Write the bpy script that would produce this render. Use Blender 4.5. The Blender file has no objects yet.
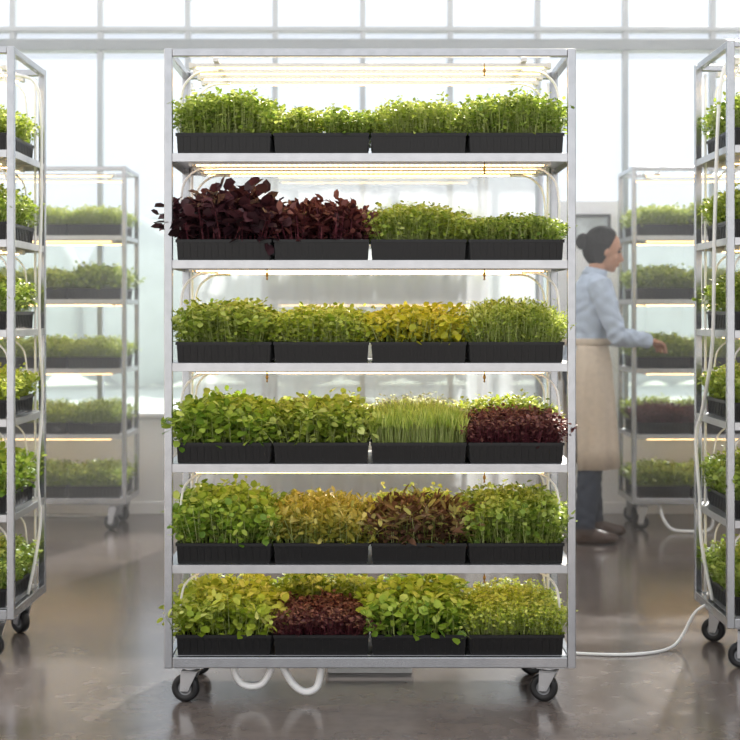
import bpy, math, random
import numpy as np
from mathutils import Vector, Matrix
random.seed(7)
rng = np.random.default_rng(11)
scene = bpy.context.scene
COL = scene.collection

# ------------------------------------------------------------------ materials
def s2l(c):
    c = c/255.0
    return c/12.92 if c <= 0.04045 else ((c+0.055)/1.055)**2.4
def rgb(h):
    if isinstance(h, str):
        h = h.lstrip('#'); h = tuple(int(h[i:i+2], 16) for i in (0, 2, 4))
    return (s2l(h[0]), s2l(h[1]), s2l(h[2]), 1.0)
def newmat(name):
    m = bpy.data.materials.new(name); m.use_nodes = True
    nt = m.node_tree
    return m, nt, nt.nodes['Principled BSDF'], nt.nodes['Material Output']
def simple(name, col, rough=0.5, metal=0.0, noise=0.0, nscale=20.0, bump=0.0, spec=0.5):
    m, nt, p, o = newmat(name)
    c = rgb(col)
    p.inputs['Roughness'].default_value = rough
    p.inputs['Metallic'].default_value = metal
    p.inputs['Specular IOR Level'].default_value = spec
    tc = nt.nodes.new('ShaderNodeTexCoord')
    n = nt.nodes.new('ShaderNodeTexNoise'); n.inputs['Scale'].default_value = nscale
    n.inputs['Detail'].default_value = 4
    nt.links.new(tc.outputs['Object'], n.inputs['Vector'])
    r = nt.nodes.new('ShaderNodeValToRGB')
    k0 = max(0, 1-noise); k1 = 1+noise
    r.color_ramp.elements[0].position = 0.3; r.color_ramp.elements[1].position = 0.7
    r.color_ramp.elements[0].color = (c[0]*k0, c[1]*k0, c[2]*k0, 1)
    r.color_ramp.elements[1].color = (min(1, c[0]*k1), min(1, c[1]*k1), min(1, c[2]*k1), 1)
    nt.links.new(n.outputs['Fac'], r.inputs['Fac'])
    nt.links.new(r.outputs['Color'], p.inputs['Base Color'])
    if bump > 0:
        b = nt.nodes.new('ShaderNodeBump'); b.inputs['Strength'].default_value = bump
        b.inputs['Distance'].default_value = 0.01
        nt.links.new(n.outputs['Fac'], b.inputs['Height'])
        nt.links.new(b.outputs['Normal'], p.inputs['Normal'])
    return m

M_STEEL = simple('brushed_steel', '#acaeb1', 0.24, 0.95, 0.06, 30)
M_STEEL_IN = simple('galvanised_steel', '#b9babc', 0.30, 0.9, 0.06, 30)
M_RUBBER = simple('black_rubber', '#131315', 0.5, 0, 0.1)
M_HUB = simple('caster_grey', '#7f8184', 0.4, 0.4, 0.05)
M_BLACK = simple('black_tray_plastic', '#0c0c0d', 0.36, 0, 0.12, 40, spec=0.35)
M_SOIL = simple('soil', '#2e2418', 0.95, 0, 0.4, 120, 0.6)
M_WHITEP = simple('white_plastic', '#f0f0ee', 0.35, 0, 0.02)
M_LAMPB = simple('lamp_housing', '#dcd9d2', 0.35, 0.2, 0.02)
M_BRASS = simple('brass', '#a8803c', 0.35, 0.9, 0.1)
M_WALL = simple('painted_wall', '#f1f1f4', 0.7, 0, 0.02, 6)
M_MULL = simple('mullion_paint', '#9fa7ad', 0.5, 0.1, 0.03, 6)
M_BEAM = simple('beam_paint', '#717c83', 0.5, 0.2, 0.05, 6)

def emis(name, col, st, dots=False):
    m, nt, p, o = newmat(name)
    e = nt.nodes.new('ShaderNodeEmission'); e.inputs['Color'].default_value = rgb(col)
    e.inputs['Strength'].default_value = st
    if dots:
        tc = nt.nodes.new('ShaderNodeTexCoord'); sx = nt.nodes.new('ShaderNodeSeparateXYZ')
        nt.links.new(tc.outputs['Object'], sx.inputs[0])
        a = nt.nodes.new('ShaderNodeMath'); a.operation = 'MULTIPLY'; a.inputs[1].default_value = 400
        nt.links.new(sx.outputs['X'], a.inputs[0])
        f = nt.nodes.new('ShaderNodeMath'); f.operation = 'SINE'; nt.links.new(a.outputs[0], f.inputs[0])
        k = nt.nodes.new('ShaderNodeMath'); k.operation = 'MULTIPLY_ADD'
        k.inputs[1].default_value = st*.35; k.inputs[2].default_value = st
        nt.links.new(f.outputs[0], k.inputs[0]); nt.links.new(k.outputs[0], e.inputs['Strength'])
    nt.links.new(e.outputs[0], o.inputs[0])
    return m
M_LED = emis('led_strip_glow', '#ffd08c', 8.0, True)

def filmmat(name, col, fac, tint=(1,1,1,1)):
    """mix of transparency with a diffuse / translucent film"""
    m, nt, p, o = newmat(name)
    t = nt.nodes.new('ShaderNodeBsdfTransparent'); t.inputs[0].default_value = tint
    d = nt.nodes.new('ShaderNodeBsdfDiffuse'); d.inputs[0].default_value = rgb(col)
    l = nt.nodes.new('ShaderNodeBsdfTranslucent'); l.inputs[0].default_value = rgb(col)
    a = nt.nodes.new('ShaderNodeMixShader'); a.inputs[0].default_value = 0.6
    nt.links.new(d.outputs[0], a.inputs[1]); nt.links.new(l.outputs[0], a.inputs[2])
    b = nt.nodes.new('ShaderNodeMixShader'); b.inputs[0].default_value = fac
    nt.links.new(t.outputs[0], b.inputs[1]); nt.links.new(a.outputs[0], b.inputs[2])
    nt.links.new(b.outputs[0], o.inputs[0])
    return m
M_GLASS = filmmat('tinted_hazy_glass', '#b4c2d0', 0.25, (.50,.555,.635,1))
M_FILM = filmmat('plastic_film', '#f8f8f6', 0.66)

def leafmat(name, cols, trans=0.42):
    m, nt, p, o = newmat(name)
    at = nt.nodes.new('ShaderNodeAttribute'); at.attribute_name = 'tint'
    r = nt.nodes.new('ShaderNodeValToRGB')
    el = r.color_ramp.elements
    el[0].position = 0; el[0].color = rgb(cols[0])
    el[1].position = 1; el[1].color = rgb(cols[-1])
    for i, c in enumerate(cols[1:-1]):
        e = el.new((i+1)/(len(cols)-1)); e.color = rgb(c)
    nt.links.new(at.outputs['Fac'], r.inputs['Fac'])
    nt.links.new(r.outputs['Color'], p.inputs['Base Color'])
    p.inputs['Roughness'].default_value = 0.45
    p.inputs['Specular IOR Level'].default_value = 0.45
    t = nt.nodes.new('ShaderNodeBsdfTranslucent')
    nt.links.new(r.outputs['Color'], t.inputs[0])
    x = nt.nodes.new('ShaderNodeMixShader'); x.inputs[0].default_value = trans
    nt.links.new(p.outputs[0], x.inputs[1]); nt.links.new(t.outputs[0], x.inputs[2])
    nt.links.new(x.outputs[0], o.inputs[0])
    return m
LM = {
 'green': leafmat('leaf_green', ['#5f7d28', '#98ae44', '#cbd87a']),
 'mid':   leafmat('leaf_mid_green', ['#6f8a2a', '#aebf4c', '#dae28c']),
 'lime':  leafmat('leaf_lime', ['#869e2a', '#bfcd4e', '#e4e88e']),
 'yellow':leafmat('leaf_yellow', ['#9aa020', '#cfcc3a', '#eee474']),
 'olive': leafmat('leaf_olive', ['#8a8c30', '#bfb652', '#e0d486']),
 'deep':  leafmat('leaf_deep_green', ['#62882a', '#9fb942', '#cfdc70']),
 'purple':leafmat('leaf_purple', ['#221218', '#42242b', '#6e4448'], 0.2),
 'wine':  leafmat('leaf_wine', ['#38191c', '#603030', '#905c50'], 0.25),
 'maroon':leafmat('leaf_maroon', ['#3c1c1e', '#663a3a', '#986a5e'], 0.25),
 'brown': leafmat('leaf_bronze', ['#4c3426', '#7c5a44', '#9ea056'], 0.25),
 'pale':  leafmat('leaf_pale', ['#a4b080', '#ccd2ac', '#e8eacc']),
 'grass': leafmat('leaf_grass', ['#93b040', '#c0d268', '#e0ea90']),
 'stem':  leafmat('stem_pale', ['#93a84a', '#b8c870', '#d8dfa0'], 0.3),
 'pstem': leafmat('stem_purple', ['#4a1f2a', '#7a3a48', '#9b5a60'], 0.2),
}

# ------------------------------------------------------------------ mesh helper
class MB:
    def __init__(s): s.v = []; s.f = []; s.m = []; s.sm = []
    def box(s, x0, x1, y0, y1, z0, z1, m=0):
        b = len(s.v)
        s.v += [(x0,y0,z0),(x1,y0,z0),(x1,y1,z0),(x0,y1,z0),(x0,y0,z1),(x1,y0,z1),(x1,y1,z1),(x0,y1,z1)]
        for q in ((0,3,2,1),(4,5,6,7),(0,1,5,4),(1,2,6,5),(2,3,7,6),(3,0,4,7)):
            s.f.append(tuple(b+i for i in q)); s.m.append(m); s.sm.append(False)
    def hexa(s, p, m=0):
        b = len(s.v); s.v += [tuple(q) for q in p]
        for q in ((0,3,2,1),(4,5,6,7),(0,1,5,4),(1,2,6,5),(2,3,7,6),(3,0,4,7)):
            s.f.append(tuple(b+i for i in q)); s.m.append(m); s.sm.append(False)
    def quad(s, p, m=0):
        b = len(s.v); s.v += [tuple(q) for q in p]
        s.f.append(tuple(range(b, b+len(p)))); s.m.append(m); s.sm.append(False)
    def rotz(s, start, cx, cy, a):
        ca, sa = math.cos(a), math.sin(a)
        for i in range(start, len(s.v)):
            x, y, z = s.v[i]; x -= cx; y -= cy
            s.v[i] = (cx+x*ca-y*sa, cy+x*sa+y*ca, z)
    def loft(s, pts, rad, ref=(0,0,1), seg=12, m=0, cap=True):
        pts = [Vector(p) for p in pts]; ref = Vector(ref); b = len(s.v); n = len(pts)
        ps = None
        for i, p in enumerate(pts):
            t = (pts[min(i+1, n-1)] - pts[max(i-1, 0)]).normalized()
            sd = t.cross(ref)
            if sd.length < 1e-3: sd = t.cross(Vector((1,0,0.01)))
            sd.normalize()
            if ps is not None and sd.dot(ps) < 0: sd = -sd
            ps = sd
            u = sd.cross(t)
            r = rad[i] if isinstance(rad, list) else rad
            a, c = r if isinstance(r, (list, tuple)) else (r, r)
            for k in range(seg):
                an = 2*math.pi*k/seg
                s.v.append(tuple(p + u*(a*math.cos(an)) + sd*(c*math.sin(an))))
        for i in range(n-1):
            for k in range(seg):
                k2 = (k+1) % seg
                s.f.append((b+i*seg+k, b+i*seg+k2, b+(i+1)*seg+k2, b+(i+1)*seg+k)); s.m.append(m); s.sm.append(True)
        if cap:
            s.f.append(tuple(b+k for k in range(seg))[::-1]); s.m.append(m); s.sm.append(False)
            s.f.append(tuple(b+(n-1)*seg+k for k in range(seg))); s.m.append(m); s.sm.append(False)
    def tube(s, pts, r, seg=8, m=0, sub=6):
        """smooth catmull-rom tube"""
        P = [Vector(p) for p in pts]; out = []
        for i in range(len(P)-1):
            p0 = P[max(i-1,0)]; p1 = P[i]; p2 = P[i+1]; p3 = P[min(i+2, len(P)-1)]
            for j in range(sub):
                t = j/sub
                out.append(0.5*((2*p1)+(-p0+p2)*t+(2*p0-5*p1+4*p2-p3)*t*t+(-p0+3*p1-3*p2+p3)*t**3))
        out.append(P[-1])
        s.loft(out, r, ref=(0.13, 0.97, 0.2), seg=seg, m=m)
    def ell(s, c, r, m=0, nu=20, nv=14):
        b = len(s.v)
        for j in range(nv+1):
            th = math.pi*j/nv
            for i in range(nu):
                ph = 2*math.pi*i/nu
                s.v.append((c[0]+r[0]*math.sin(th)*math.cos(ph), c[1]+r[1]*math.sin(th)*math.sin(ph), c[2]+r[2]*math.cos(th)))
        for j in range(nv):
            for i in range(nu):
                i2 = (i+1) % nu
                s.f.append((b+j*nu+i, b+(j+1)*nu+i, b+(j+1)*nu+i2, b+j*nu+i2)); s.m.append(m); s.sm.append(True)
    def wheel(s, c, R, w, m=0, mh=1, seg=32):
        """lathe around X axis"""
        prof = [(-w*.5, 0, mh), (-w*.5, R*.28, mh), (-w*.42, R*.30, mh), (-w*.36, R*.50, mh), (-w*.5, R*.56, m), (-w*.5, R*.88, m), (-w*.36, R*.98, m), (0, R, m),
                (w*.36, R*.98, m), (w*.5, R*.88, m), (w*.5, R*.56, m), (w*.36, R*.50, mh), (w*.42, R*.30, mh), (w*.5, R*.28, mh), (w*.5, 0, mh)]
        b = len(s.v)
        for (x, r, _) in prof:
            for k in range(seg):
                a = 2*math.pi*k/seg
                s.v.append((c[0]+x, c[1]+r*math.cos(a), c[2]+r*math.sin(a)))
        for i in range(len(prof)-1):
            for k in range(seg):
                k2 = (k+1) % seg
                s.f.append((b+i*seg+k, b+(i+1)*seg+k, b+(i+1)*seg+k2, b+i*seg+k2)); s.m.append(prof[i+1][2] if prof[i+1][2] == m else prof[i][2]); s.sm.append(True)
    def mesh(s, name, mats):
        me = bpy.data.meshes.new(name); me.from_pydata(s.v, [], s.f)
        for mt in mats: me.materials.append(mt)
        me.polygons.foreach_set('material_index', s.m)
        me.polygons.foreach_set('use_smooth', s.sm)
        me.update(); return me
    def obj(s, name, mats, parent=None, bevel=0, loc=None):
        o = bpy.data.objects.new(name, s.mesh(name, mats)); COL.objects.link(o)
        if parent: o.parent = parent
        if loc: o.location = loc
        if bevel:
            b = o.modifiers.new('bevel', 'BEVEL'); b.width = bevel; b.segments = 2; b.limit_method = 'ANGLE'
        return o
def empty(name, loc, rot=0):
    e = bpy.data.objects.new(name, None); e.location = loc; e.rotation_euler = (0, 0, rot)
    e.empty_display_size = 0.1
    COL.objects.link(e); return e

# ------------------------------------------------------------------ micro-greens trays
TX, TY, TH = 0.1465, 0.205, 0.062     # half sizes at the rim, height
def tray_shell():
    b = MB()
    bx, by = TX-0.007, TY-0.008
    tx, ty = TX-0.003, TY-0.003
    c0 = [(-bx,-by,0),(bx,-by,0),(bx,by,0),(-bx,by,0)]
    c1 = [(-tx,-ty,TH),(tx,-ty,TH),(tx,ty,TH),(-tx,ty,TH)]
    i1 = [(x*0.985, y*0.985, TH) for x, y, z in c1]
    i0 = [(x*0.975, y*0.98, 0.046) for x, y, z in c1]
    b.quad(c0[::-1], 0)
    for i in range(4):
        j = (i+1) % 4
        b.quad([c0[i], c0[j], c1[j], c1[i]], 0)
        b.quad([i1[i], i1[j], i0[j], i0[i]], 0)
    b.quad(i0, 1)
    z0, z1 = TH-0.008, TH+0.001
    b.box(-TX, TX, -TY, -TY+0.007, z0, z1); b.box(-TX, TX, TY-0.007, TY, z0, z1)
    b.box(-TX, -TX+0.007, -TY+.007, TY-.007, z0, z1); b.box(TX-0.007, TX, -TY+.007, TY-.007, z0, z1)
    n = 13
    for k in range(n):
        x = -bx+0.012 + (2*bx-0.024)*k/(n-1)
        for sg in (-1, 1):
            yb, yt = sg*(by+0.0025), sg*(ty+0.0015)
            yi, yj = sg*(by-0.003), sg*(ty-0.004)
            w = 0.0045
            b.hexa([(x-w,yb,0.004),(x+w,yb,0.004),(x+w,yi,0.004),(x-w,yi,0.004),(x-w,yt,TH-.012),(x+w,yt,TH-.012),(x+w,yj,TH-.012),(x-w,yj,TH-.012)])
    n = 17
    for k in range(n):
        y = -by+0.012 + (2*by-0.024)*k/(n-1)
        for sg in (-1, 1):
            xb, xt = sg*(bx+0.0020), sg*(tx+0.001)
            xi, xj = sg*(bx-0.003), sg*(tx-0.004)
            w = 0.0045
            b.hexa([(xb,y-w,0.004),(xb,y+w,0.004),(xi,y+w,0.004),(xi,y-w,0.004),(xt,y-w,TH-.012),(xt,y+w,TH-.012),(xj,y+w,TH-.012),(xj,y-w,TH-.012)])
    return b
SHELL = tray_shell()

LEAF = np.array([[0,0,0],[.30,.46,.05],[.72,.42,.02],[1,0,-.10],[.72,-.42,.02],[.30,-.46,.05],[.5,0,-.05]])
LT = np.array([[6,0,1],[6,1,2],[6,2,3],[6,3,4],[6,4,5],[6,5,0]])
def greens(p, rg):
    """return list of (verts, tris, tint, matkey)"""
    n = p['n']; x0, x1, y0, y1 = p.get('reg', (-1, 1, -1, 1))
    hx, hy = TX-0.010, TY-0.010
    X = rg.uniform(x0, x1, n)*hx; Y = rg.uniform(y0, y1, n)*hy
    ex = X/hx; ey = Y/hy
    ph = rg.uniform(0, 6.28, 6)
    lump = (np.sin(X*38+ph[0])*np.cos(Y*31+ph[1])+np.sin(X*75+ph[2]+Y*50)*.6+np.cos(Y*90+ph[3]-X*40)*.5+np.sin(X*150+ph[4])*np.cos(Y*140+ph[5])*.5)
    H = p['h']*(1 + p.get('lump', .15)*lump*.6 + rg.normal(0, p.get('hv', .14), n))
    H *= 1-.34*np.abs(ex)**4-.14*np.abs(ey)**4
    H = np.where(rg.uniform(0, 1, n) < .05, H*1.2, H)
    H = np.clip(H, p['h']*.3, p['h']*1.42)
    base = np.stack([X, Y, np.full(n, .046)], 1)
    sp = p.get('sp', .034); js = p.get('js', .013)
    tip = base + np.stack([sp*.8*ex**3+rg.normal(0, js, n), sp*ey**3+rg.normal(0, js, n), H+0.014], 1)
    out = []
    sw = p.get('sw', .0008)
    ang = np.array([0, 2.094, 4.188])
    ring = np.stack([np.cos(ang), np.sin(ang), 0*ang], 1)*sw
    V = np.concatenate([base[:, None, :]+ring[None]*1.1, tip[:, None, :]+ring[None]*.7], 1).reshape(-1, 3)
    T0 = np.array([[0,1,4],[0,4,3],[1,2,5],[1,5,4],[2,0,3],[2,3,5]])
    T = (T0[None]+(np.arange(n)*6)[:, None, None]).reshape(-1, 3)
    out.append((V, T, np.repeat(rg.uniform(0, 1, n), 6), p.get('stem', 'stem')))
    k = p['k']; N = n*k
    idx = np.repeat(np.arange(n), k); j = np.tile(np.arange(k), n)
    edge = np.maximum(np.abs(ex), np.abs(ey))[idx]
    zl = p.get('zlo', .5)*(1-.75*edge**6)
    fr = np.where(j < 2, 1.0, zl+(1-zl)*rg.uniform(0, 1, N)**.8)
    pos = base[idx]*(1-fr)[:, None]+tip[idx]*fr[:, None]
    az = rg.uniform(0, 6.283, n)[idx] + j*math.pi + (j//2)*1.3 + rg.normal(0, .3, N)
    up = np.clip(rg.normal(p.get('up', .25), p.get('upv', .38), N), -.9, 1.4)
    d = np.stack([np.cos(az)*np.cos(up), np.sin(az)*np.cos(up), np.sin(up)], 1)
    u = np.stack([-np.cos(az)*np.sin(up), -np.sin(az)*np.sin(up), np.cos(up)], 1)
    s = np.cross(u, d)
    ro = rg.normal(0, .5, N)[:, None]
    u2 = u*np.cos(ro)+s*np.sin(ro); s2 = s*np.cos(ro)-u*np.sin(ro)
    sc = rg.uniform(.55, 1.3, N)
    L = p['L']*sc; W = p['W']*sc
    pet = p.get('pet', .25)*L
    cup = p.get('cup', 1.0)
    V = pos[:, None, :] + (LEAF[None, :, 0]*L[:, None]+pet[:, None])[..., None]*d[:, None, :] \
        + (LEAF[None, :, 1]*W[:, None])[..., None]*s2[:, None, :] + (LEAF[None, :, 2]*cup*L[:, None])[..., None]*u2[:, None, :]
    V = V.reshape(-1, 3)
    V[:, 2] = np.maximum(V[:, 2], .012)
    T = (LT[None]+(np.arange(N)*7)[:, None, None]).reshape(-1, 3)
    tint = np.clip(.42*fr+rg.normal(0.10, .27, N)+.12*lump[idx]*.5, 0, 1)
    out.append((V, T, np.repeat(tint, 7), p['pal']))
    return out

def tray_mesh(name, plist, seed):
    rg = np.random.default_rng(seed)
    parts = []
    for p in plist: parts += greens(p, rg)
    keys = []
    for q in parts:
        if q[3] not in keys: keys.append(q[3])
    mats = [M_BLACK, M_SOIL]+[LM[k] for k in keys]
    sv = np.array(SHELL.v); nv = len(sv)
    allv = [sv]; tints = [np.zeros(nv)]; tris = []; tm = []
    off = nv
    for V, T, ti, k in parts:
        allv.append(V); tints.append(ti); tris.append(T+off); tm.append(np.full(len(T), keys.index(k)+2)); off += len(V)
    allv = np.concatenate(allv); tints = np.concatenate(tints); tris = np.concatenate(tris); tm = np.concatenate(tm)
    loops = []; starts = []
    for f in SHELL.f: starts.append(len(loops)); loops += f
    L0 = len(loops); ns = len(starts)
    loops = np.concatenate([np.array(loops), tris.reshape(-1)]).astype(np.int32)
    starts = np.concatenate([np.array(starts), L0+3*np.arange(len(tris))]).astype(np.int32)
    me = bpy.data.meshes.new(name)
    me.vertices.add(len(allv)); me.vertices.foreach_set('co', allv.reshape(-1).astype(np.float32))
    me.loops.add(len(loops)); me.loops.foreach_set('vertex_index', loops)
    me.polygons.add(len(starts)); me.polygons.foreach_set('loop_start', starts)
    for m in mats: me.materials.append(m)
    mi = np.concatenate([np.array(SHELL.m), tm]).astype(np.int32)
    me.polygons.foreach_set('material_index', mi)
    smf = np.concatenate([np.zeros(ns, bool), np.ones(len(tris), bool)])
    me.update(calc_edges=True)
    me.polygons.foreach_set('use_smooth', smf)
    a = me.attributes.new('tint', 'FLOAT', 'POINT'); a.data.foreach_set('value', tints.astype(np.float32))
    me.validate()
    return me

def fine(h, pal, n=1350, L=.014, W=.0115, k=6, **kw):
    d = dict(n=n, h=h, pal=pal, L=L, W=W, k=k, zlo=.35, up=.3); d.update(kw); return d
def broad(h, pal, n=480, L=.026, W=.023, k=8, **kw):
    d = dict(n=n, h=h, pal=pal, L=L, W=W, k=k, zlo=.28, up=.15, upv=.5, sp=.040, sw=.0012, hv=.15); d.update(kw); return d

GRID = [
 [('pea_shoot_tray', [fine(.106, 'green', L=.015, W=.012)]),
  ('cress_tray', [fine(.066, 'mid', n=650, reg=(-1,-.14,-1,1)), fine(.064, 'green', n=650, reg=(.08,1,-1,1))]),
  ('mustard_microgreens_tray', [fine(.087, 'mid', L=.012, W=.010)]),
  ('arugula_microgreens_tray', [fine(.105, 'green')])],
 [('purple_basil_tray', [broad(.112, 'purple', n=330, L=.042, W=.032, k=7, sp=.05, hv=.2, stem='pstem', up=.25)]),
  ('red_shiso_tray', [broad(.090, 'wine', n=420, L=.030, W=.018, k=7, hv=.18, stem='pstem', up=.35)]),
  ('broccoli_microgreens_tray', [fine(.087, 'mid', n=1250)]),
  ('cress_tray', [fine(.062, 'green', n=1500, L=.011, W=.010)])],
 [('kale_microgreens_tray', [fine(.092, 'mid', L=.017, W=.015, n=1150)]),
  ('mustard_microgreens_tray', [fine(.080, 'lime', L=.017, W=.013, n=1150)]),
  ('golden_pea_shoot_tray', [broad(.080, 'yellow', n=500, L=.024, W=.017, k=6, hv=.18)]),
  ('dill_microgreens_tray', [fine(.092, 'mid', L=.015, W=.006, n=1800, up=.5, hv=.18)])],
 [('basil_tray', [broad(.100, 'deep')]),
  ('spinach_microgreens_tray', [broad(.096, 'mid', L=.024, W=.019, n=580)]),
  ('wheatgrass_tray', [dict(n=3000, h=.055, pal='grass', L=.045, W=.003, k=2, zlo=.3, up=1.25, upv=.14, pet=0, sp=.01, js=.005, cup=.3), fine(.096, 'pale', n=800, reg=(-1,1,.1,1), L=.010, W=.008)]),
  ('red_amaranth_tray', [fine(.070, 'maroon', n=1300, L=.012, W=.010, reg=(-1,1,-1,.45), stem='pstem'), fine(.098, 'mid', n=500, reg=(-1,1,.45,1))])],
 [('basil_tray', [broad(.112, 'deep', L=.022, W=.020, n=640)]),
  ('sunflower_shoot_tray', [broad(.086, 'olive', L=.026, W=.012, n=600, up=.4)]),
  ('bronze_lettuce_tray', [broad(.078, 'brown', L=.036, W=.015, n=440, up=.35, reg=(-1,1,-1,.4)), fine(.098, 'lime', n=500, reg=(-1,1,.4,1))]),
  ('parsley_microgreens_tray', [broad(.112, 'green', L=.017, W=.016, n=880, k=7)])],
 [('basil_tray', [broad(.096, 'lime', L=.026, W=.022)]),
  ('red_amaranth_tray', [fine(.062, 'maroon', n=1200, L=.012, W=.010, reg=(-1,1,-1,.3), stem='pstem'), broad(.108, 'mid', n=260, reg=(-1,1,.3,1), L=.022, W=.018)]),
  ('lettuce_microgreens_tray', [broad(.098, 'deep', L=.028, W=.023, n=480)]),
  ('clover_microgreens_tray', [fine(.080, 'lime', n=1900, L=.010, W=.009)])],
]
meshes = []
for r, row in enumerate(GRID):
    mr = []
    for c, (nm, pl) in enumerate(row):
        mr.append((nm, tray_mesh(nm, pl, 100+r*10+c)))
    meshes.append(mr)
GREENPOOL = [meshes[0][0], meshes[0][3], meshes[2][0], meshes[2][1], meshes[4][0], meshes[4][3], meshes[3][0], meshes[1][2]]
BACKPOOL = [meshes[0][2], meshes[2][1], meshes[2][0], meshes[1][2], meshes[5][3], meshes[3][1]]
REDM = meshes[3][3]

# ------------------------------------------------------------------ racks
RW, RT = 1.252, 0.025
def build_rack(x0, y0, levels, bars=4, cabs=True, deco=True, ht=2.0, RD=.45, swiv=(80, 97, 70, 105)):
    e = empty('shelving_rack', (x0+RW/2, y0+RD/2, 0))
    hx, hy = RW/2, RD/2
    b = MB()
    zb = levels[-1]-.035
    for sx in (-1, 1):
        for sy in (-1, 1):
            xa = sx*hx; xb = sx*(hx-RT); ya = sy*hy; yb = sy*(hy-RT)
            b.box(min(xa,xb), max(xa,xb), min(ya,yb), max(ya,yb), zb, ht)
    for sy in (-1, 1):
        ya, yb = sorted((sy*hy, sy*(hy-RT)))
        b.box(-hx+RT, hx-RT, ya+.001, yb-.001, ht-RT, ht-.001)
        b.box(-hx+RT, hx-RT, ya+.001, yb-.001, zb+.001, levels[-1]-.0005)
    for sx in (-1, 1):
        xa, xb = sorted((sx*hx, sx*(hx-RT)))
        b.box(xa+.001, xb-.001, -hy+RT, hy-RT, ht-RT, ht-.001)
        b.box(xa+.001, xb-.001, -hy+RT, hy-RT, zb+.001, levels[-1]-.0005)
    b.obj('frame', [M_STEEL], e, bevel=.003)
    s = MB()
    for z in levels:
        if z == levels[-1]:
            s.box(-hx+RT, hx-RT, -hy+RT, hy-RT, z-.004, z); continue
        s.box(-hx+RT, hx-RT, -hy+.004, hy-.004, z-.004, z)
        s.box(-hx+RT, hx-RT, -hy+.001, -hy+.005, z-.026, z)
        s.box(-hx+RT, hx-RT, hy-.005, hy-.001, z-.026, z)
        s.box(-hx+.003, -hx+.007, -hy+RT, hy-RT, z-.024, z)
        s.box(hx-.007, hx-.003, -hy+RT, hy-RT, z-.024, z)
        s.box(-hx+.006, -hx+RT, -hy+RT, hy-RT, z-.004, z); s.box(hx-RT, hx-.006, -hy+RT, hy-RT, z-.004, z)
    s.obj('shelves', [M_STEEL_IN], e, bevel=.0008)
    l = MB()
    tops = [ht-RT]+[z-.006 for z in levels[:-1]]
    for zt in tops:
        for i in range(bars):
            y = -hy+.06+(RD-.12)*i/(bars-1)
            za = zt-.014
            l.box(-.545, .545, y-.016, y+.016, za-.010, za, 0)
            l.box(-.535, .535, y-.0055, y+.0055, za-.0135, za-.0102, 1)
            l.box(-.556, -.545, y-.018, y+.018, za-.014, za+.002, 0); l.box(.545, .556, y-.018, y+.018, za-.014, za+.002, 0)
        for x in (-.47, .47):
            l.box(x-.008, x+.008, -hy+.01, hy-.01, zt-.0135, zt-.004, 0)
    l.obj('grow_light_bars', [M_LAMPB, M_LED], e)
    c = MB()
    ii = 0
    for sx in (-1, 1):
        for sy in (-1, 1):
            cx = sx*(hx-.075); cy = sy*(hy-.055)
            c.box(cx-.042, cx+.042, cy-.036, cy+.036, zb-.005, zb, 1)
            c.loft([(cx,cy,zb-.005),(cx,cy,zb-.018)], .022, seg=16, m=1)
            st = len(c.v)
            wy = cy+.016
            for q in (-1, 1):
                xx = cx+q*.021
                c.hexa([(xx-.0025,wy-.012,.036),(xx+.0025,wy-.012,.036),(xx+.0025,wy+.012,.036),(xx-.0025,wy+.012,.036),
                        (xx-.0025,cy-.026,zb-.018),(xx+.0025,cy-.026,zb-.018),(xx+.0025,cy+.026,zb-.018),(xx-.0025,cy+.026,zb-.018)], 1)
            c.box(cx-.0235, cx+.0235, cy-.026, cy+.026, zb-.021, zb-.016, 1)
            c.wheel((cx, wy, .043), .043, .030, 0, 2)
            c.loft([(cx-.027,wy,.043),(cx+.027,wy,.043)], .007, seg=10, m=1)
            c.rotz(st, cx, cy, math.radians(swiv[ii])); ii += 1
    c.obj('casters', [M_RUBBER, M_STEEL_IN, M_HUB], e)
    if cabs:
        w = MB()
        zs = tops+[levels[-1]]
        for i in range(len(zs)-1):
            zt, zn = zs[i]-.018, levels[i]+.01
            for sx in (-1, 1):
                for (yy, r, xo) in ((-hy+.09, .0038, 0), (hy-.10, .0035, .012)):
                    w.tube([(sx*(.47-xo), yy, zt-.012), (sx*(.53-xo), yy, zt-.016), (sx*(.575-xo), yy, zt-.055), (sx*(.587-xo), yy, zt-.12), (sx*(.588-xo), yy+.01, (zt+zn)/2-.03), (sx*(.59-xo), yy+.01, zn)], r, 8, 0)
        for sx in (-1, 1):
            w.tube([(sx*.592, hy-.035, levels[-1]), (sx*.592, hy-.035, 1.0), (sx*.592, hy-.035, ht-.04)], .005, 8, 0)
        w.obj('cables', [M_WHITEP], e)
    if deco:
        d = MB()
        for i, z in enumerate([ht-RT-.02]+[q-.026 for q in levels[:-1]]):
            xs = [.350] if i in (0, 1, 4, 5) else [.350, -.315]
            for x in xs:
                y = -hy+.03
                d.loft([(x,y,z+.004),(x,y,z-.012)], .0016, seg=6)
                d.ell((x,y,z-.018), (.0045,.0045,.008), nu=10, nv=8)
                d.loft([(x,y,z-.024),(x,y,z-.034)], [.002,.003], seg=8)
        d.obj('hanging_hooks', [M_BRASS], e)
    return e

def place(mesh_t, x, y, z, flip=False, sc=1.0):
    nm, me = mesh_t
    o = bpy.data.objects.new(nm, me); COL.objects.link(o)
    o.location = (x, y, z+.0005)
    if flip: o.rotation_euler = (0, 0, math.pi)
    return o

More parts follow.
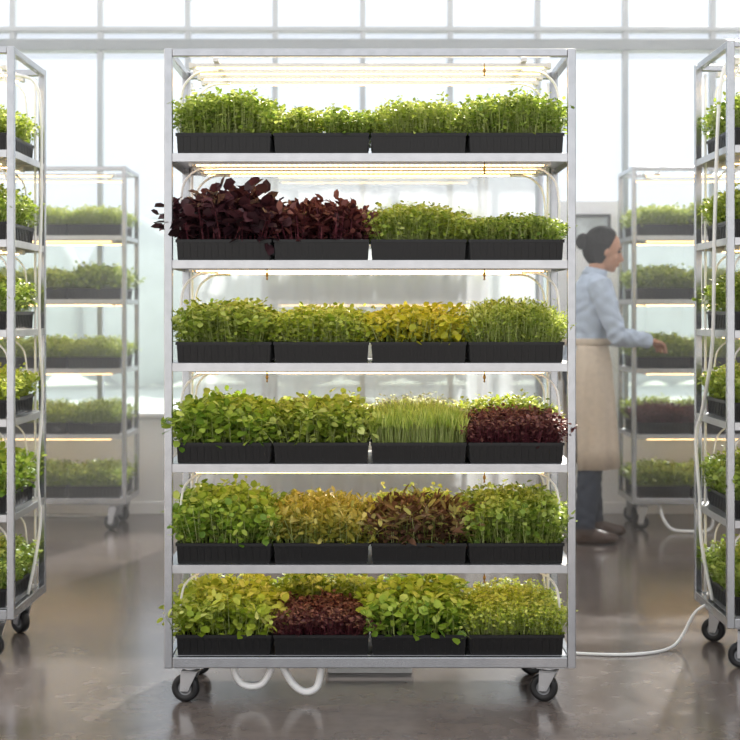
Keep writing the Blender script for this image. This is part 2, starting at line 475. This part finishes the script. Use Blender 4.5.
MAIN = [1.681, 1.356, 1.043, .736, .429, .149]
SIDE = [1.755, 1.447, 1.137, .83, .503, .178]
BACK = [1.62, 1.27, .89, .53, .18]
mx0, my0 = -.626, 4.40
main_rack = build_rack(mx0, my0, MAIN)
for r, z in enumerate(MAIN):
    for c in range(4):
        place(meshes[r][c], mx0+RW/2-.447+.298*c, my0+.004+TY+.012, z)
def fill(x0, y0, levels, pool, seed, red=None):
    rr = random.Random(seed)
    for i, z in enumerate(levels):
        for c in range(4):
            m = rr.choice(pool)
            if red and (i, c) in red: m = REDM
            place(m, x0+RW/2-.447+.298*c, y0+.016+TY, z, flip=(rr.random() < .5 and m is not REDM))
LX, LY = -1.220-RW, 4.96
RX, RY = 1.190, 4.82
build_rack(LX, LY, SIDE, deco=False, ht=2.11, RD=.5, swiv=(60, 110, 75, 50)); fill(LX, LY+.02, SIDE, GREENPOOL, 1)
build_rack(RX, RY, SIDE, deco=False, ht=2.105, RD=.5, swiv=(75, 60, 110, 50)); fill(RX, RY+.02, SIDE, GREENPOOL, 2)
BLX, BLY = -1.335-RW, 7.93
BRX, BRY = 1.435, 7.93
build_rack(BLX, BLY, BACK, bars=2, cabs=False, deco=False, swiv=(60, 110, 75, 50)); fill(BLX, BLY, BACK, BACKPOOL, 3)
build_rack(BRX, BRY, BACK, bars=2, cabs=False, deco=False, swiv=(75, 40, 110, 50)); fill(BRX, BRY, BACK, BACKPOOL, 4, red={(3,0),(3,1)})
build_rack(-.60, 8.0, BACK, bars=2, cabs=False, deco=False); fill(-.60, 8.0, BACK, BACKPOOL, 5)

# ------------------------------------------------------------------ plastic sheet on a rail
cs = MB()
nx = 90
cx0, cx1 = -.92, .86
zt = 1.93
bv = len(cs.v)
for j, z in enumerate((0.004, .6, 1.2, zt)):
    for i in range(nx+1):
        x = cx0+(cx1-cx0)*i/nx
        y = 7.55+.022*math.sin(i*.75)*(.7+.3*math.cos(j*1.1))+.01*math.sin(i*.31+j)
        cs.v.append((x, y, z))
for j in range(3):
    for i in range(nx):
        a = bv+j*(nx+1)+i
        cs.f.append((a, a+1, a+nx+2, a+nx+1)); cs.m.append(0); cs.sm.append(True)
cs.loft([(cx0-.03,7.55,zt+.005),(cx1+.03,7.55,zt+.005)], .012, seg=10, m=1)
for x in (cx0-.03, cx1+.03):
    cs.loft([(x,7.55,0),(x,7.55,zt+.017)], .012, ref=(0,1,0), seg=10, m=1)
    cs.box(x-.02, x+.02, 7.35, 7.75, 0, .018, 1)
cs.obj('plastic_curtain_screen', [M_FILM, M_STEEL_IN])

# ------------------------------------------------------------------ hoses, cables, pan
h = MB()
y = 4.47
h.tube([(-.42,y,.125),(-.418,y,.09),(-.40,y,.055),(-.37,y,.043),(-.335,y,.05),(-.310,y,.085),(-.300,y,.125)], .0105, 12)
h.tube([(-.275,y,.125),(-.262,y,.09),(-.235,y,.048),(-.20,y,.026),(-.165,y,.040),(-.152,y,.085),(-.150,y,.125)], .0115, 12)
h.obj('drain_hoses', [M_WHITEP], main_rack).matrix_parent_inverse = Matrix.Translation(-Vector(main_rack.location))
p = MB()
px0, px1, py0, py1 = -.14, .14, 4.80, 4.94
p.box(px0, px1, py0, py1, 0, .030); p.box(px0-.008, px1+.008, py0-.008, py1+.008, .030, .038)
p.box(px0+.03, px1-.03, py0+.03, py1-.03, .038, .048)
p.obj('white_drain_box', [M_WHITEP], bevel=.005)
k = MB()
k.tube([(.60,4.80,.16),(.61,4.90,.10),(.65,5.02,.02),(.716,5.06,.006),(.83,5.04,.006),(.94,5.05,.006),(1.05,5.12,.006),(1.11,5.18,.03),(1.16,5.18,.12),(1.20,5.15,.16)], .0058, 8)
k.obj('power_cable', [M_WHITEP])
k = MB()
k.tube([(-1.42,8.36,.16),(-1.45,8.47,.04),(-1.6,8.5,.007),(-1.8,8.47,.007),(-2.0,8.5,.007),(-2.2,8.46,.007)], .008, 8)
k.obj('power_cable', [M_WHITEP])
k = MB()
k.tube([(1.60,8.0,.15),(1.60,7.92,.08),(1.64,7.88,.02),(1.72,7.86,.010),(1.84,7.90,.010),(1.9,8.02,.04),(1.9,8.06,.15)], .009, 8)
k.obj('drain_hose', [M_WHITEP])
k = MB()
X = -1.220+.012
k.tube([(X-.08,5.25,2.06),(X+.004,5.26,2.0),(X+.012,5.27,1.65),(X+.008,5.25,1.2),(X+.016,5.27,.9),(X+.008,5.23,.62),(X+.012,5.25,.42),(X-.02,5.20,.185)], .006, 8)
k.obj('hanging_power_cable', [M_WHITEP])
k = MB()
X = RX-.014
k.tube([(X+.10,4.92,2.06),(X+.02,4.92,2.0),(X-.002,4.93,1.5),(X,4.97,1.1),(X-.004,5.10,.86),(X-.014,5.16,.75),(X-.006,5.14,.55),(X-.003,5.12,.38),(X+.03,5.10,.185)], .0065, 8)
k.obj('hanging_power_cable', [M_WHITEP])

# ------------------------------------------------------------------ room shell
WY = 8.62
m, nt, P, O = newmat('polished_concrete')
tc = nt.nodes.new('ShaderNodeTexCoord')
n1 = nt.nodes.new('ShaderNodeTexNoise'); n1.inputs['Scale'].default_value = 1.1; n1.inputs['Detail'].default_value = 8; n1.inputs['Roughness'].default_value = .6
n2 = nt.nodes.new('ShaderNodeTexNoise'); n2.inputs['Scale'].default_value = 14; n2.inputs['Detail'].default_value = 6
nt.links.new(tc.outputs['Object'], n1.inputs['Vector']); nt.links.new(tc.outputs['Object'], n2.inputs['Vector'])
mx = nt.nodes.new('ShaderNodeMath'); mx.operation = 'MULTIPLY_ADD'; mx.inputs[1].default_value = .35
nt.links.new(n2.outputs['Fac'], mx.inputs[0])
m2 = nt.nodes.new('ShaderNodeMath'); m2.operation = 'MULTIPLY'; m2.inputs[1].default_value = .65
nt.links.new(n1.outputs['Fac'], m2.inputs[0]); nt.links.new(m2.outputs[0], mx.inputs[2])
r = nt.nodes.new('ShaderNodeValToRGB')
r.color_ramp.elements[0].position = .35; r.color_ramp.elements[0].color = rgb('#554c48')
r.color_ramp.elements[1].position = .68; r.color_ramp.elements[1].color = rgb('#786f69')
nt.links.new(mx.outputs[0], r.inputs['Fac']); nt.links.new(r.outputs['Color'], P.inputs['Base Color'])
rr = nt.nodes.new('ShaderNodeMapRange'); rr.inputs['To Min'].default_value = .10; rr.inputs['To Max'].default_value = .26
nt.links.new(mx.outputs[0], rr.inputs['Value']); nt.links.new(rr.outputs[0], P.inputs['Roughness'])
P.inputs['Specular IOR Level'].default_value = .75
bp = nt.nodes.new('ShaderNodeBump'); bp.inputs['Strength'].default_value = .04; bp.inputs['Distance'].default_value = .01
nt.links.new(n2.outputs['Fac'], bp.inputs['Height']); nt.links.new(bp.outputs[0], P.inputs['Normal'])
M_FLOOR = m
f = MB(); f.box(-4.6, 4.6, -3.0, WY+.1, -.12, 0); f.obj('floor', [M_FLOOR])
w = MB(); w.box(-4.6, 4.6, WY, WY+.1, 0, .575); w.obj('wall_back', [M_WALL])
w = MB(); w.box(-4.6, -4.5, -3, WY, 0, 3.7); w.obj('wall_left', [M_WALL])
w = MB(); w.box(4.5, 4.6, -3, WY, 0, 3.7); w.obj('wall_right', [M_WALL])
w = MB(); w.box(-4.5, 4.5, WY-.03, WY+.1, .575, .60); w.obj('trim_1', [M_WALL], bevel=.004)
w = MB(); w.box(-4.5, 4.5, WY-.02, WY+.1, 2.757, 2.825); w.obj('trim_2', [M_BEAM], bevel=.004)
w = MB(); w.box(-4.5, 4.5, WY-.01, WY+.08, 2.872, 2.90); w.obj('trim_3', [M_MULL], bevel=.004)
w = MB(); w.box(-4.5, 4.5, WY-.02, WY+.1, 3.62, 3.7); w.obj('trim_4', [M_BEAM], bevel=.004)
w = MB(); w.box(-4.5, 4.5, WY-.012, WY, 0, .07); w.obj('baseboard_back', [M_WALL], bevel=.003)
pitch = 87.7/1448*WY
x = (12-370)/1448*WY - pitch*4
i = 1
while x < 4.4:
    if x > -4.45:
        g = MB()
        g.box(x-.015, x+.015, WY+.0, WY+.06, .60, 3.62, 1)
        g.quad([(x+.015,WY+.04,.60),(min(x+pitch-.015, 4.5),WY+.04,.60),(min(x+pitch-.015, 4.5),WY+.04,3.62),(x+.015,WY+.04,3.62)], 0)
        g.obj('window_%d' % i, [M_GLASS, M_MULL]); i += 1
    x += pitch
w = MB(); w.box(1.08, 1.50, WY-.03, WY-.001, .60, 1.86); w.obj('wall_panel', [M_WALL], bevel=.004)
M_FRAME = simple('picture_frame_dark', '#3a3c40', .5); M_PIC = simple('picture_print', '#c9d0d3', .6, 0, .3, 9)
w = MB()
fx0, fx1, fz0, fz1, fy = 1.20, 1.425, 1.60, 1.78, WY-.03
w.box(fx0, fx1, fy-.02, fy, fz0, fz0+.016, 0); w.box(fx0, fx1, fy-.02, fy, fz1-.016, fz1, 0)
w.box(fx0, fx0+.016, fy-.02, fy, fz0+.016, fz1-.016, 0); w.box(fx1-.016, fx1, fy-.02, fy, fz0+.016, fz1-.016, 0)
w.box(fx0+.016, fx1-.016, fy-.008, fy, fz0+.016, fz1-.016, 1)
w.obj('framed_picture', [M_FRAME, M_PIC])

# scattering volume added in the back half to mimic hazy window light
m = bpy.data.materials.new('added_light_haze'); m.use_nodes = True
nt = m.node_tree; nt.nodes.remove(nt.nodes['Principled BSDF'])
vs = nt.nodes.new('ShaderNodeVolumeScatter'); vs.inputs['Color'].default_value = (1, .99, .975, 1)
vs.inputs['Density'].default_value = .08; vs.inputs['Anisotropy'].default_value = .2
nt.links.new(vs.outputs[0], nt.nodes['Material Output'].inputs['Volume'])
w = MB(); w.box(-4.45, 4.45, 5.9, WY-.05, .02, 3.55); w.obj('added_light_haze', [m])

# outside
M_LAWN = simple('lawn_grass', '#d2dac4', .9, 0, .08, 2)  # grass colour kept pale, with outdoor haze put into it
M_TREE = simple('tree_foliage', '#d2d9cd', .9, 0, .12, 3)  # foliage paled so its colour carries the distance haze
w = MB(); w.box(-40, 40, WY+.12, 70, -.3, -.12); w.obj('lawn', [M_LAWN])
w = MB()
rt = random.Random(5)
for q in range(70):
    xx = -26+52*q/69+rt.uniform(-.4, .4); hh = rt.uniform(1.9, 3.3)
    w.ell((xx, 26+rt.uniform(-1, 1), hh*.5-.12), (rt.uniform(.8, 1.3), .9, hh*.5), nu=12, nv=8)
w.obj('hedge_row', [M_TREE])

# ------------------------------------------------------------------ worker
M_SKIN = simple('skin', '#b9876a', .5, 0, .05, 30)
M_SHIRT = simple('shirt_cotton', '#aebaca', .8, 0, .07, 25, .4)
M_JEANS = simple('denim', '#222b3a', .85, 0, .15, 60, .3)
M_SHOE = simple('shoe_leather', '#422e22', .5, 0, .1, 30)
M_HAIR = simple('hair_dark', '#0b0604', .75, 0, .4, 60, .5, spec=.05)
M_APRON = simple('apron_canvas', '#c8b8a4', .85, 0, .07, 40, .3)
M_EYE = simple('eye_dark', '#1a1412', .2)
M_LIP = simple('lips', '#9b5a50', .5)
W = empty('greenhouse_worker', (1.130, 7.63, 0), math.radians(3))
b = MB()
b.loft([(0,0,.80),(0,0,.86),(-.005,0,.93),(.005,0,1.00),(.018,0,1.08),(.034,0,1.17),(.045,0,1.26),(.048,0,1.33),(.048,0,1.375),(.055,0,1.40)],
       [(.09,.13),(.115,.17),(.118,.175),(.105,.15),(.100,.14),(.112,.152),(.115,.165),(.098,.165),(.07,.12),(.05,.07)], ref=(1,0,0), seg=28)
b.loft([(.048,0,1.34),(.060,0,1.40),(.072,0,1.45),(.082,0,1.49)], [(.06,.065),(.048,.05),(.046,.048),(.05,.05)], ref=(1,0,0), seg=18)
# head is modelled upright, then tipped forward about the neck
hs = len(b.v)
HC = Vector((.095,0,1.532))
NP = Vector((.075,0,1.46)); TILT = math.radians(12)
def tip_head(mb, start):
    ca, sa = math.cos(TILT), math.sin(TILT)
    for i in range(start, len(mb.v)):
        x, y, z = mb.v[i]; x -= NP.x; z -= NP.z
        mb.v[i] = (NP.x+x*ca+z*sa, y, NP.z-x*sa+z*ca)
b.ell(HC+Vector((-.012,0,.018)), (.090,.071,.092), nu=28, nv=20)
b.ell(HC+Vector((.022,0,-.035)), (.060,.052,.073), nu=24, nv=16)
b.ell(HC+Vector((.056,0,-.088)), (.021,.022,.019))
b.loft([HC+Vector((.074,0,.012)), HC+Vector((.088,0,-.012)), HC+Vector((.101,0,-.032)), HC+Vector((.080,0,-.043))], [(.009,.007),(.011,.009),(.012,.013),(.008,.011)], ref=(0,1,0), seg=12)
b.ell(HC+Vector((.078,0,-.058)), (.012,.020,.007)); b.ell(HC+Vector((.074,0,-.069)), (.012,.018,.008))
b.ell(HC+Vector((.068,0,.026)), (.016,.046,.012))
for sy in (-1, 1):
    b.ell(HC+Vector((-.006,sy*.074,-.012)), (.014,.012,.026)); b.ell(HC+Vector((.048,sy*.033,-.03)), (.024,.020,.022))
tip_head(b, hs)
def leg(sy, hip, knee, ank):
    b.loft([hip, hip+(knee-hip)*.35, hip+(knee-hip)*.8, knee, knee+(ank-knee)*.3, knee+(ank-knee)*.7, ank, ank-Vector((0,0,.05))],
           [(.098,.088),(.088,.082),(.070,.067),(.066,.063),(.064,.060),(.056,.054),(.055,.052),(.052,.05)], ref=(1,0,0), seg=20)
    a = ank
    b.loft([(a.x-.075,a.y,.030),(a.x-.06,a.y,.036),(a.x-.02,a.y,.046),(a.x+.05,a.y,.042),(a.x+.11,a.y,.033),(a.x+.155,a.y,.029),(a.x+.175,a.y,.026)],
           [(.02,.02),(.036,.034),(.046,.040),(.042,.042),(.033,.046),(.028,.038),(.012,.016)], ref=(0,0,1), seg=18)
leg(-1, Vector((0,-.085,.86)), Vector((.015,-.115,.48)), Vector((-.03,-.15,.10)))
leg(1, Vector((0,.085,.86)), Vector((.04,.10,.48)), Vector((.07,.12,.10)))
hands = []
def arm(sy, sh, el, wr, tip):
    b.loft([sh-Vector((0,sy*.05,-.01)), sh, sh+(el-sh)*.3, sh+(el-sh)*.75, el, el+(wr-el)*.3, el+(wr-el)*.8, wr-(wr-el)*.03, wr+(wr-el)*.02],
           [.050,.064,.058,.051,.049,.049,.039,.038,.024], ref=(0.1,sy*.9,.3), seg=18)
    d = (tip-wr).normalized(); s = d.cross(Vector((0,0,1))).normalized()
    s = -s if s.y*sy > 0 else s
    u = Vector((0,0,1))
    b.loft([wr-(d*.03), wr+d*.01, wr+d*.035, wr+d*.07, wr+d*.092], [(.021,.026),(.018,.028),(.017,.037),(.015,.040),(.010,.036)], ref=(0,0,1), seg=16)
    for q, (off, ln) in enumerate(((.029,.068),(.010,.076),(-.010,.070),(-.028,.055))):
        p0 = wr+d*.080+s*off
        dn = Vector((0,0,-1))
        fan = s*off*.25
        p1 = p0+d*ln*.45+fan*.5+dn*.006; p2 = p1+d*ln*.28+dn*(.014+q*.002); p3 = p2+d*ln*.16+dn*.022
        b.loft([p0-d*.015, p0, p1, p2, p3, p3+dn*.005+d*.001], [.0088,.0088,.0084,.0078,.0072,.003], ref=tuple(s), seg=10)
    t0 = wr+d*.025+s*.026
    b.loft([t0-s*.01, t0+s*.008, t0+d*.03+s*.022-u*.008, t0+d*.052+s*.022-u*.022, t0+d*.060+s*.020-u*.027], [.012,.0115,.0098,.0086,.004], ref=(0,0,1), seg=10)
    hands.append((wr, d))
arm(-1, Vector((.045,-.170,1.335)), Vector((.13,-.21,1.075)), Vector((.325,-.06,1.05)), Vector((.445,.055,1.025)))
arm(1, Vector((.045,.170,1.335)), Vector((.09,.26,1.07)), Vector((.32,.225,1.05)), Vector((.475,.20,1.025)))
src = b.obj('body_src', [M_SKIN])
rm = src.modifiers.new('r', 'REMESH'); rm.mode = 'VOXEL'; rm.voxel_size = .0045; rm.use_smooth_shade = True
sm = src.modifiers.new('s', 'SMOOTH'); sm.iterations = 3; sm.factor = .5
dg = bpy.context.evaluated_depsgraph_get()
me = bpy.data.meshes.new_from_object(src.evaluated_get(dg))
bpy.data.objects.remove(src)
me.materials.clear()
for mt in (M_SKIN, M_SHIRT, M_JEANS, M_SHOE): me.materials.append(mt)
npoly = len(me.polygons)
def classify(cen):
    mi = np.full(len(cen), 1, np.int32)
    mi[cen[:, 2] < .93] = 2
    mi[cen[:, 2] < .085] = 3
    mi[(cen[:, 2] > 1.408+(cen[:, 0]-.06)*-.25) & (np.abs(cen[:, 1]) < .1)] = 0
    for wr, d in hands:
        rel = cen-np.array(wr)
        a = rel@np.array(d)
        mi[(a > -.012) & (np.linalg.norm(rel, axis=1) < .25) & (cen[:, 2] > .9)] = 0
    return mi
cen = np.zeros(npoly*3, np.float32); me.polygons.foreach_get('center', cen); cen = cen.reshape(-1, 3)
me.polygons.foreach_set('material_index', classify(cen))
nvx = len(me.vertices)
co_ = np.zeros(nvx*3, np.float32); me.vertices.foreach_get('co', co_); co_ = co_.reshape(-1, 3)
no_ = np.zeros(nvx*3, np.float32); me.vertices.foreach_get('normal', no_); no_ = no_.reshape(-1, 3)
vc = classify(co_)
x_, y_, z_ = co_[:, 0], co_[:, 1], co_[:, 2]
fold = np.sin(z_*95+x_*60+2.2*np.sin(y_*40+z_*14))*.5+np.sin(z_*55-x_*75+1.7*np.sin(z_*33+y_*21))*.5
amp = np.where(vc == 1, .0042, np.where(vc == 2, .0035, 0))
amp = amp*np.where(vc == 1, .45+.55*np.clip((1.32-z_)/.15, 0, 1), 1)
co_ = co_+no_*(fold*amp)[:, None]+no_*np.where(vc == 1, .003, 0)[:, None]
me.vertices.foreach_set('co', co_.reshape(-1))
me.polygons.foreach_set('use_smooth', np.ones(npoly, bool))
me.update()
o = bpy.data.objects.new('body', me); COL.objects.link(o); o.parent = W
b = MB()
for sy in (-1, 1):
    b.ell(HC+Vector((.068,sy*.031,.004)), (.010,.013,.007), 0, 12, 8)
    b.loft([HC+Vector((.078,sy*.016,.021)), HC+Vector((.075,sy*.034,.026)), HC+Vector((.062,sy*.050,.021))], [.003,.0035,.002], seg=8, m=1)
b.ell(HC+Vector((.083,0,-.0635)), (.009,.017,.004), 2, 12, 8)
tip_head(b, 0)
b.obj('face_features', [M_EYE, M_HAIR, M_LIP], W)
b = MB()
hb = HC+Vector((-.024,0,.014))
nu, nv = 64, 40
for j in range(nv+1):
    th = math.pi*j/nv
    for i in range(nu):
        ph = 2*math.pi*i/nu
        dx, dy, dz = math.sin(th)*math.cos(ph), math.sin(th)*math.sin(ph), math.cos(th)
        R = 1+.012*math.sin(ph*16+dz*5)
        # swept-back hairline: forehead clear, sides come down in front of the ears
        line = dx - .42*max(dz, 0) + .25*max(-dz-.15, 0)
        t = min(1, max(0, (line-.30)/.16))
        R *= 1-.30*t
        b.v.append((hb.x+.100*dx*R, hb.y+.084*dy*R, hb.z+.111*dz*R))
for j in range(nv):
    for i in range(nu):
        i2 = (i+1) % nu
        b.f.append((j*nu+i, (j+1)*nu+i, (j+1)*nu+i2, j*nu+i2)); b.m.append(0); b.sm.append(True)
b.ell(HC+Vector((-.126,0,.020)), (.036,.042,.044), 0, 20, 14)
b.ell(HC+Vector((-.100,0,.018)), (.030,.032,.034), 0, 16, 10)
tip_head(b, 0)
b.obj('hair', [M_HAIR], W)
b = MB()
b.loft([(.052,0,1.385),(.060,0,1.41),(.064,0,1.428)], [(.070,.085),(.062,.066),(.058,.060)], ref=(1,0,0), seg=24, cap=False)
c = b.obj('shirt_collar', [M_SHIRT], W); sd = c.modifiers.new('t', 'SOLIDIFY'); sd.thickness = .004
b = MB()
rows = [(1.06,.112,.150,2.2),(1.0,.120,.162,2.25),(.93,.134,.190,2.3),(.86,.140,.197,2.3),(.75,.152,.197,2.2),(.62,.162,.195,2.1),(.50,.170,.194,2.05),(.385,.178,.194,2.0)]
ns = 72
for j, (z, ra, rb, am) in enumerate(rows):
    for i in range(ns+1):
        a = -am+2*am*i/ns
        k = 1+(.035*math.sin(a*9+1)+.02*math.sin(a*17+j*.4))*(j/7.0)
        b.v.append((.006+ra*k*math.cos(a), rb*k*math.sin(a), z))
for j in range(len(rows)-1):
    for i in range(ns):
        a = j*(ns+1)+i
        b.f.append((a, a+ns+1, a+ns+2, a+1)); b.m.append(0); b.sm.append(True)
c = b.obj('apron_skirt', [M_APRON], W); sd = c.modifiers.new('t', 'SOLIDIFY'); sd.thickness = .004
b = MB()
ring = [(.012+.120*math.cos(t), .158*math.sin(t), 1.045) for t in [2*math.pi*q/40 for q in range(41)]]
b.loft(ring, (.018,.004), ref=(0,0,1), seg=8)
b.ell((-.115,0,1.045), (.014,.022,.016)); b.loft([(-.118,.01,1.04),(-.135,.03,.95),(-.125,.035,.84)], [(.004,.012)]*3, seg=8)
b.obj('apron_waistband', [M_APRON], W)

# ------------------------------------------------------------------ light
wd = bpy.data.worlds.new('World'); scene.world = wd; wd.use_nodes = True
nt = wd.node_tree; bg = nt.nodes['Background']
tc = nt.nodes.new('ShaderNodeTexCoord'); sx = nt.nodes.new('ShaderNodeSeparateXYZ')
nt.links.new(tc.outputs['Generated'], sx.inputs[0])
r = nt.nodes.new('ShaderNodeValToRGB')
r.color_ramp.elements[0].position = 0.0; r.color_ramp.elements[0].color = (1, .97, .94, 1)
r.color_ramp.elements[1].position = .6; r.color_ramp.elements[1].color = (.82, .83, .86, 1)
e = r.color_ramp.elements.new(.22); e.color = (.86, .88, .92, 1)
nt.links.new(sx.outputs['Z'], r.inputs['Fac']); nt.links.new(r.outputs['Color'], bg.inputs['Color'])
bg.inputs['Strength'].default_value = 1.68
sl = bpy.data.lights.new('sun', 'SUN'); sl.energy = 15.0; sl.angle = math.radians(1.5); sl.color = (1, .90, .77)
so = bpy.data.objects.new('sun', sl); COL.objects.link(so)
so.rotation_euler = Vector((-.32, -1, -.80)).to_track_quat('-Z', 'Y').to_euler()
so.location = (4, 14, 8)

# ------------------------------------------------------------------ camera
cam = bpy.data.cameras.new('camera'); co = bpy.data.objects.new('camera', cam); COL.objects.link(co)
co.location = (0, 0, 1.195); co.rotation_euler = (math.radians(90), 0, 0)
cam.sensor_width = 36; cam.lens = 36*1448/740; cam.shift_y = -57/740
cam.dof.use_dof = True; cam.dof.focus_distance = 4.5; cam.dof.aperture_fstop = 4.0
cam.clip_end = 300
scene.camera = co
scene.view_settings.view_transform = 'Standard'
scene.view_settings.look = 'None'
